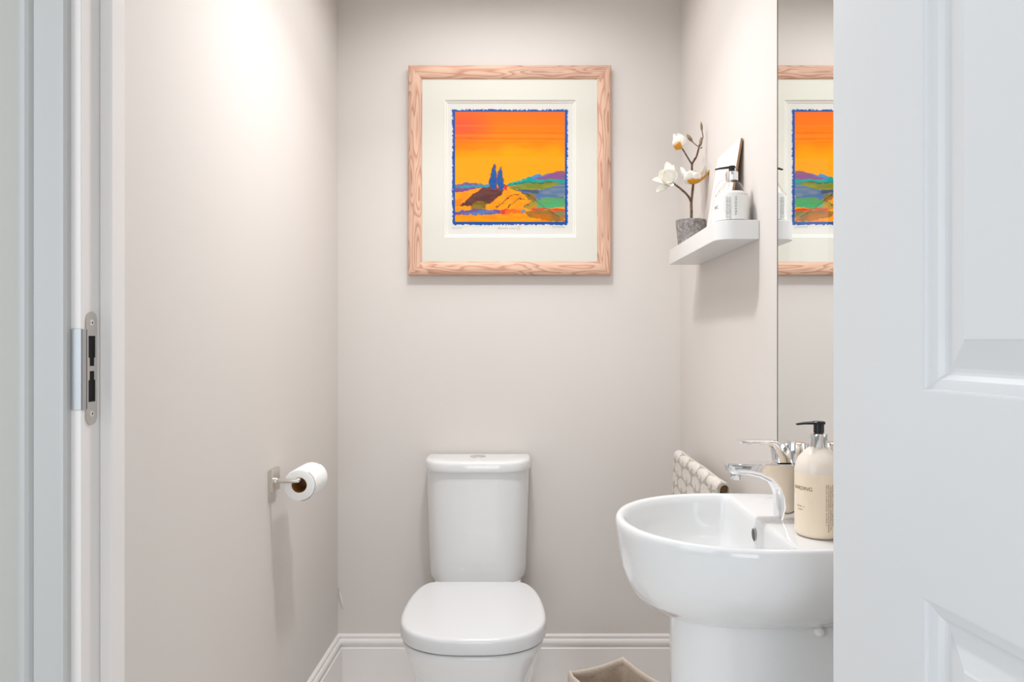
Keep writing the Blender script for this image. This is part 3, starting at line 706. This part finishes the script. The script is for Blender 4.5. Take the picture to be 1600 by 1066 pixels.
# --- soap bottles: pump head shared by both
def pump(parent, c, z0, r_c, h_c, r_b, h_b, noz, nz_h, collar, ang=0.0):
    mb = MB(); mb.lathe((c[0], c[1], z0), [(r_c*.98, 0), (r_c, .0006), (r_c, h_c-.0008), (r_c-.0008, h_c), (r_b*.9, h_c)], 36); mb.build('pump_collar', collar, parent, angle=40)
    hb_ = MB(); zz = z0+h_c
    hb_.lathe((c[0], c[1], zz), [(r_b*.85, -.002), (r_b*.85, .0005), (r_b, .001), (r_b, h_b), (r_b*1.22, h_b+.0006), (r_b*1.24, h_b+nz_h-.0012), (r_b*1.1, h_b+nz_h), (.0001, h_b+nz_h)], 32)
    # nozzle: tapering flat spout
    R = []; dx, dy = -math.cos(ang), math.sin(ang)
    for t in np.linspace(0, 1, 9):
        wv = r_b*(.95-.55*t); hh = nz_h*(.5-.22*t); drop = -.0012*t-.004*max(t-.7, 0)
        cx_, cy_, cz_ = c[0]+dx*noz*t, c[1]+dy*noz*t, zz+h_b+nz_h*.5+drop
        R.append([(cx_-dy*wv*a, cy_+dx*wv*a, cz_+hh*b) for a, b in ((-1, -.6), (-.7, -1), (.7, -1), (1, -.6), (1, .6), (.7, 1), (-.7, 1), (-1, .6))])
    hb_.rings(R); hb_.build('pump_head', M['black'], parent, angle=40)
# bottle on the shelf
c1 = (PX(1143.5, 1.637), 1.637); r1 = .0385; c1 = (min(c1[0], XR-.004-r1-.002), c1[1])
s1 = thing('soap_bottle', (c1[0], c1[1], zs1), 'clear glass pump bottle with white label standing on the shelf', 'soap bottle', 'pump soap bottles')
zt1 = PZ(287, 1.637)-zs1; zc0 = PZ(283, 1.637)
hl = PZ(303, 1.60)-zs1
bo = MB(); nk = zc0-zs1
bo.lathe((c1[0], c1[1], zs1), [(.030, .0005), (.0365, .001), (r1, .004), (r1, hl), (r1-.0015, hl+.006), (r1-.008, hl+.0125), (.020, nk-.006), (.0135, nk-.003), (.0125, nk)], 56)
bo.build('bottle_body', M['pane'], s1, angle=50)
lb = MB(); R = []
for z in (.004, hl-.001): R.append([(c1[0]+(r1+.0005)*math.cos(a), c1[1]+(r1+.0005)*math.sin(a), zs1+z) for a in np.linspace(0, 2*math.pi, 72)[:-1]])
lb.rings(R, cap0=False, cap1=False); lbo = lb.build('label_wrap', M['label'], s1)
rl = r1+.0008
tx = MB(); wrap_text(tx, 'INC.', .0105, c1, rl, -1.62, PZ(323, 1.60)); tx.build('large_lettering', M['ink'], lbo, smooth=False)
tx = MB()
for k in range(4): wrap_text(tx, small_print(27+3*(k % 2)), .0046-.0006*(k % 2), c1, rl, -.62+.085*k, zs1+hl-.006, True)
tx.build('small_lettering', M['ink'], lbo, smooth=False)
tx = MB(); wrap_text(tx, 'F P I D O R M A', .0062, c1, rl, -.11, zs1+hl-.006, True); tx.build('spaced_lettering', M['ink'], lbo, smooth=False)
lq1 = MB(); lq1.lathe((c1[0], c1[1], zs1), [(.030, .003), (r1-.003, .005), (r1-.003, hl+.004), (r1-.010, hl+.010), (.001, hl+.0102)], 48); lq1.build('liquid', M['clearliq'], s1, angle=50)
pump(s1, c1, zc0, .0142, .0205, .0068, .009, .038, .0052, M['chrome'], .35)
# bottle on the basin
ZR = .85
c2 = (PX(1281, 1.163), 1.163); r2 = .0378; c2 = (min(c2[0], XR-.0045-r2), c2[1])
s2 = thing('soap_bottle', (c2[0], c2[1], ZR), 'peach liquid soap bottle with black pump standing on the basin', 'soap bottle', 'pump soap bottles')
zn = PZ(699, 1.163)-ZR
def prof2(off, top):
    p = [(.029-off, .0008+off), (.0345-off, .0012+off), (r2-.0006-off, .005+off), (r2-off, .010), (r2-off, zn-.036), (r2-.0015-off, zn-.027), (r2-.006-off, zn-.0165), (r2-.0135-off, zn-.008), (.0185-off, zn-.0022), (.0150-off, zn)]
    return [q for q in p if q[1] <= top]
full = prof2(0, 9); lev = zn-.040
bo = MB(); bo.lathe((c2[0], c2[1], ZR), full[:4]+[(r2, lev)], 64, cap1=False); bo.build('bottle_body', M['soap'], s2, angle=60)
bo = MB(); bo.lathe((c2[0], c2[1], ZR), [(r2, lev)]+full[4:], 64, cap0=False); bo.build('bottle_shoulder', M['shell'], s2, angle=60)
rl = r2+.0004; zt2 = PZ(769, 1.13)
tx = MB(); wrap_text(tx, 'HARDING', .0086, c2, rl, -1.66, zt2); tx.build('brand_lettering', M['ink3'], s2, smooth=False)
tx = MB(); wrap_text(tx, small_print(8), .0040, c2, rl, -1.42, PZ(796, 1.13)); wrap_text(tx, small_print(8), .0034, c2, rl, -1.38, PZ(801, 1.13)); tx.build('small_lettering', M['ink3'], s2, smooth=False)
tx = MB()
for k in range(6):
    wrap_text(tx, small_print(44), .0040, c2, rl, -.11+.09*k, PZ(757, 1.13), True)
tx.build('back_label_lettering', M['ink3'], s2, smooth=False)
pump(s2, c2, ZR+zn, .0138, PZ(677, 1.163)-PZ(699, 1.163), .0082, .0145, .0365, .0052, M['chrome'])

# --- pedestal basin
YC = 1.279; CX = .30
wb = thing('pedestal_washbasin', (.40, YC, 0), 'round white pedestal washbasin with chrome tap on the right wall', 'washbasin')
XBK = XR-.0025; NA = 200
angs = [2*math.pi*k/NA for k in range(NA)]
def rad(inside):
    out = []
    for a in angs:
        lo, hi = 0, .4; ca, sa = math.cos(a), math.sin(a)
        for _ in range(34):
            m_ = (lo+hi)/2
            if inside(CX+m_*ca, m_*sa): lo = m_
            else: hi = m_
        out.append(lo)
    return out
def outer(xa, hw, off=0, xback=None):
    xb_ = (xback or XBK)-off; Xc = .385; a_ = Xc-(xa+off); h_ = hw-off
    def f(x, y):
        if x > xb_: return False
        if x < Xc: return ((Xc-x)/a_)**2.05+(abs(y)/h_)**2.05 <= 1
        return abs(y) <= h_*(1-.055*((x-Xc)/.14)**2)
    return f
def bowl(off, xlim, rcorner=.03):
    base = outer(.164, .207, off)
    def f(x, y):
        if not base(x, y): return False
        if x > xlim: return False
        return True
    return f
def rg(f, z, smooth=0):
    r = rad(f)
    for _ in range(smooth): r = [(r[i-1]+2*r[i]+r[(i+1) % NA])/4 for i in range(NA)]
    return [(CX+r[k]*math.cos(a), YC+r[k]*math.sin(a), z) for k, a in enumerate(angs)]
XD = PX(1180, 1.284)
R = [rg(outer(.290, .058), .672), rg(outer(.272, .072), .675), rg(outer(.242, .092), .684), rg(outer(.215, .118), .698), rg(outer(.194, .148), .718), rg(outer(.181, .174), .742), rg(outer(.173, .192), .768), rg(outer(.168, .202), .80), rg(outer(.1645, .2065), .832),
     rg(outer(.164, .207), .842), rg(outer(.1645, .2065, .001), .8465), rg(outer(.164, .207, .004), .8495), rg(outer(.164, .207, .008), .850),
     rg(bowl(.0105, XD+.006), .8498, 1), rg(bowl(.0135, XD+.002), .8485, 1), rg(bowl(.0165, XD), .845, 2), rg(bowl(.020, XD-.002), .835, 2), rg(bowl(.025, XD-.004), .81, 3), rg(bowl(.036, XD-.008), .78, 5), rg(bowl(.055, XD-.016), .752, 7), rg(bowl(.085, XD-.035), .735, 9), rg(bowl(.12, XD-.06), .728, 9), rg(lambda x, y: math.hypot(x-CX, y) < .022, .726)]
bs = MB(); bs.rings(R); bso = bs.build('basin', M['china'], wb, angle=50)
dr = MB(); dr.lathe((CX, YC, .7265), [(.0215, -.001), (.0215, .001), (.019, .0018), (.0001, .0022)], 32); dr.build('drain_plug', M['chrome'], bso)
ov = MB(); ovx = XD-.0035; ovz = PZ(836, YC)
ov.lathe((ovx-.0006, YC, ovz), [(.0128, .0), (.0134, -.0004), (.0126, -.0010), (.0114, -.0006), (.0110, .0006)], 32, 'x', False, False); ov.build('overflow_ring', M['china'], bso)
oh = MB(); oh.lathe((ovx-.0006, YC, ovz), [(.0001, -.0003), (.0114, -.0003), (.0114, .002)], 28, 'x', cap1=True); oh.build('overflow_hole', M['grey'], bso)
bmk = MB(); V, Fc = text_geo('~sp', .011); bx_, by_ = PX(1194, 1.44), 1.436
bmk.add([(bx_+x, by_+y*.9, ZR+.0004) for x, y, _ in V], Fc); bmk.build('blue_maker_mark', M['inkblue'], bso, smooth=False)
# pedestal
def ped(xa, hw, z):
    Xb = XR-.002; Xc = .36; pts = []
    for k in range(25):
        a = math.pi/2+math.pi*k/24; pts.append((Xc+(Xc-xa)*math.cos(a), YC+hw*math.sin(a), z))
    return [(Xb, YC+hw*.98, z)]+pts+[(Xb, YC-hw*.98, z)]
pe = MB(); pe.rings([ped(.245, .098, 0), ped(.245, .098, .02), ped(.252, .093, .06), ped(.262, .087, .30), ped(.263, .086, .55), ped(.262, .087, .66), ped(.262, .087, .70)])
peo = pe.build('pedestal', M['china'], wb, angle=50)
kc = (PX(1284, 1.18), YC-.0885, PZ(990, 1.18))
kb = MB(); kb.lathe(kc, [(.0001, -.009), (.0045, -.0085), (.0078, -.006), (.0092, -.002), (.0092, .003)], 28, 'y'); kb.build('bolt_cap', M['gloss'], peo)
# mixer tap: side profile swept across its width
T = lambda x, y: (PX(x, YC), PZ(y, YC))
side = [T(1133, 727), T(1134, 722.5), T(1140, 721.5), T(1180, 721.8), T(1230, 722.4), T(1262, 722.8), T(1264, 727), T(1264, 760), T(1264, 808.5), T(1213, 808.5), T(1212.5, 790), T(1211.5, 774), T(1207, 762), T(1197, 751), T(1182, 744), T(1165, 740.5), T(1150, 740), T(1141, 739.5), T(1135, 735)]
tw = .0225
def sect(ins, y): 
    n = len(side); out = []
    for i, (x, z) in enumerate(side):
        p0, p1 = Vector(side[i-1]), Vector(side[(i+1) % n]); t = (p1-p0).normalized(); nn = Vector((t.y, -t.x)); cc = Vector(T(1222, 745))
        if i in (6, 7): nn = Vector((1, 0))
        if nn.dot(Vector((x, z))-cc) < 0 and i not in range(10, 17): nn = -nn
        if i in range(10, 17): nn = Vector((nn.x, nn.y)) if nn.y < 0 else -nn
        ins_ = ins*(.22 if i in (1, 2, 3, 4, 5, 6, 7) else 1); zz = z-nn.y*ins_
        if i in (8, 9): zz = z
        out.append((x-nn.x*ins_, y, zz))
    return out
rnd = [(.0105, 0), (.0068, .0009), (.0040, .0026), (.0019, .0050), (.0006, .0080), (0, .0115)]
tb = MB(); tb.rings([sect(a, YC-tw+b) for a, b in rnd]+[sect(a, YC+tw-b) for a, b in rnd[::-1]])
tbo = tb.build('mixer_tap', M['chrome'], wb, angle=38); tbo['label'] = 'chrome mixer tap'
ae = MB(); ax_, az_ = T(1150, 741); ae.lathe((ax_, YC, az_), [(.0001, -.0095), (.0098, -.009), (.0108, -.006), (.0108, .004)], 28); ae.build('aerator', M['chrome'], tbo)
br_ = MB(); br_.box((T(1214, 0)[0], YC-tw+.001, ZR), (T(1263, 0)[0], YC+tw-.001, ZR+.0012)); br_.build('base_ring', M['chrome'], tbo, bev=.0004)
# lever: cartridge dome and flat handle that bends forward
kx, kz = T(1243, 718.5)
dm = MB(); dm.lathe((kx, YC, kz), [(.0195, -.004), (.0198, .0), (.0215, .012), (.0222, .030), (.0214, .0325), (.019, .0337), (.0001, .0342)], 44); dmo = dm.build('cartridge_body', M['chrome'], tbo, angle=40)
lvp = [T(*q) for q in ((1152, 689.3), (1153, 687.6), (1175, 687.2), (1200, 687.4), (1212, 688.6), (1221, 692.5), (1228, 700), (1232, 711), (1233.5, 721.8), (1210.5, 721.8), (1209.5, 711), (1208, 702), (1203.5, 696.2), (1195, 693.6), (1180, 692.8), (1165, 692.8), (1157, 691.8))]
def lsect(ins, y, wf=1):
    out = []; n = len(lvp)
    for i, (x, z) in enumerate(lvp):
        p0, p1 = Vector(lvp[i-1]), Vector(lvp[(i+1) % n]); t = (p1-p0).normalized(); nn = Vector((-t.y, t.x))
        out.append((x-nn.x*ins, y, z-nn.y*ins*.5))
    return out
lw = .0165; lrd = [(.0022, 0), (.0010, .0005), (.0003, .0016), (0, .0032)]
lv = MB(); lv.rings([lsect(a, YC-lw+b) for a, b in lrd]+[lsect(a, YC+lw-b) for a, b in lrd[::-1]]); lv.build('lever', M['chrome'], tbo, angle=38)

# --- towel over a rail on the right wall
rx, rz, ty0, ty1 = .466, .8205, 1.655, 2.15
tr2 = thing('towel_rail', (XR, 1.9, rz), 'slim rail on the right wall under the patterned towel', 'towel rail')
MB().tube([(rx, 1.662, rz), (rx, 2.162, rz)], .0085, 20).build('bar', M['barb'], tr2)
bkt = MB(); yq = 2.158; bkt.tube([(rx, yq, rz+.001), (rx, yq, rz-.03), (rx+.003, yq, rz-.044), (rx+.015, yq, rz-.050), (XR-.003, yq, rz-.050)], .0040, 12)
bkt.lathe((XR-.004, yq, rz-.050), [(.0001, 0), (.012, 0), (.012, .004), (.0001, .004)], 24, 'x'); bkt.build('bracket', M['brush'], tr2)
NU, NV = 190, 200; V = []; C = []
prof_t = []
ro = .0165
zbL, zbR = .56, .62
lenL, lenR = rz-zbL, rz-zbR; arc = math.pi*ro; tot = lenL+arc+lenR
def tprof(s_, off):
    r = ro+off
    if s_ < lenL: return (rx-r-(.012*(1-s_/lenL)), zbL+s_)
    if s_ < lenL+arc: a = math.pi-(s_-lenL)/ro; return (rx+r*math.cos(a), rz+r*math.sin(a))
    return (rx+r, rz-(s_-lenL-arc))
def tcol(s_, y):
    """pale tulip heads in staggered rows on a mottled grey-green ground"""
    v = (s_-lenL+.010)/.036; row = math.floor(v); u = (y-ty0)/.104+(.5 if row % 2 else 0); fu, fv = u-math.floor(u)-.5, v-row-.5
    ny = vnoise(np.array([y*1500]), np.array([s_*1500]), 5, 21)[0]; nz = vnoise(np.array([y*600]), np.array([s_*600]), 7, 22)[0]
    g = np.array([164, 160, 150])*(1-ny)+np.array([206, 200, 188])*ny
    fu += (nz-.5)*.10; fv += (ny-.5)*.12
    d = (fu/.45)**2+((fv)/.50)**2; notch = fv < -.12 and abs(fu) < .03+.16*(-fv-.12)
    p = np.array([232, 224, 217])*(1-ny)+np.array([214, 204, 196])*ny
    c = p if (d < 1 and not notch) else g
    if s_ > lenL+arc*.5: c = np.array([226, 218, 208])*(1-ny)+np.array([214, 206, 194])*ny
    return lin(c)
for off in (0, -.0058):
    for i in range(NU+1):
        y = ty0+(ty1-ty0)*i/NU
        for j in range(NV+1):
            s_ = tot*j/NV; x, z = tprof(s_, off); wv = .0015*math.sin(y*23+s_*8)
            V.append((x+wv, y+.0015*math.sin(s_*60), z)); C.append((*tcol(s_, y), 1) if off == 0 else (*lin((214, 205, 190)), 1))
n1 = (NU+1)*(NV+1); Fc = []
for k in (0, n1):
    for i in range(NU):
        for j in range(NV): a = k+i*(NV+1)+j; Fc.append([a, a+1, a+NV+2, a+NV+1])
bd = [j for j in range(NV+1)]+[i*(NV+1)+NV for i in range(1, NU+1)]+[NU*(NV+1)+j for j in range(NV-1, -1, -1)]+[i*(NV+1) for i in range(NU-1, 0, -1)]
for a, b in zip(bd, bd[1:]+bd[:1]): Fc.append([a, b, b+n1, a+n1])
to = mk('hand_towel', V, Fc, M['towel'], colors=C, angle=60); tag(to, 'grey towel with pale tulip pattern draped behind the washbasin', 'towel')

# --- fabric lined basket
zb_ = .25; kA, kB, kC = Vector((PX(885, 1.946), 1.946)), Vector((PX(974, 2.04), 2.04)), None
e1 = kB-kA; sd = .192; e1n = e1.normalized(); e2n = Vector((e1n.y, -e1n.x)); cb_ = kB-e1n*sd/2+e2n*sd/2
bk = thing('waste_basket', (cb_.x, cb_.y, 0), 'square fabric-lined wicker basket on floor between toilet and basin', 'basket')
def sq(h, z, rc=.012, sag=0, nseg=10, wr=0, ph=0):
    out = []; cor = [(1, -1), (1, 1), (-1, 1), (-1, -1)]
    for k in range(4):
        (a0, b0), (a1, b1) = cor[k], cor[(k+1) % 4]
        for i in range(nseg):
            t = (i+.0)/nseg; tt = .5-.5*math.cos(math.pi*t) if False else t
            a, b = a0+(a1-a0)*tt, b0+(b1-b0)*tt
            edge = 4*t*(1-t); rr_ = 1-(.045 if i == 0 else (.0 if 0 < i < nseg else 0))
            bow = 1-.03*edge
            w_ = wr*math.sin(13*t+ph+k*2)*edge
            p = cb_+e1n*(h*a*rr_*bow+w_*(b0 == b1 or 0))+e2n*(h*b*rr_*bow+w_)
            out.append((p.x, p.y, z-sag*edge+.003*(i == 0)))
    return out
h0 = sd/2
wk = MB(); R = []
for i in range(15):
    t = i/14; R.append(sq(h0*(.80+.19*t)+(.0012 if i % 2 else 0), .004+t*(zb_-.022), nseg=10))
wk.rings(R, cap1=False); wk.build('wicker_body', M['wicker'], bk, angle=50)
li = MB(); li.rings([sq(h0*.96, zb_-.004, sag=.004), sq(h0*.935, zb_-.02, sag=.004, wr=.002), sq(h0*.90, zb_*.6, wr=.004, ph=1), sq(h0*.85, zb_*.3, wr=.003, ph=2), sq(h0*.80, .012)], cap0=False); li.build('liner', M['liner'], bk, angle=60)
ri = MB(); R = []
for a, z in ((.945, -.016), (.935, -.010), (.932, -.003), (.945, .003), (.97, .0055), (1.0, .0055), (1.025, .002), (1.035, -.006), (1.036, -.04), (1.03, -.052), (1.012, -.05)):
    R.append(sq(h0*a, zb_+z, sag=.006 if z > -.03 else .0))
sm_ = MB(); q0 = Vector(cb_+(e1n-e2n)*h0*.905); q1 = Vector(cb_+(e1n-e2n)*h0*.83)
sm_.tube([(q0.x, q0.y, zb_-.001), (q0.x*.6+q1.x*.4-.0006, q0.y*.6+q1.y*.4, zb_*.6), (q1.x, q1.y, zb_*.3)], .0011, 6); sm_.build('corner_seam', M['wicker'], bk)
ri.rings(R, cap0=False, cap1=False); ri.build('folded_rim', M['rimf'], bk, angle=60)

# --- recessed downlights over the room
for k, (x, y) in enumerate(DL):
    d_ = thing('ceiling_downlight', (x, y, CEIL), ['recessed downlight in the ceiling above the toilet and basin', 'recessed downlight in the hall ceiling outside the doorway'][k], 'ceiling light')
    MB().lathe((x, y, CEIL), [(.045, -.0002), (.045, -.003), (.042, -.005), (.034, -.004), (.033, -.0002)], 40, cap0=False, cap1=False).build('trim_ring', M['gloss'], d_)
    MB().lathe((x, y, CEIL), [(.033, -.0012), (.02, -.0018), (.0001, -.002)], 32, cap1=False).build('lens', M['label'], d_)
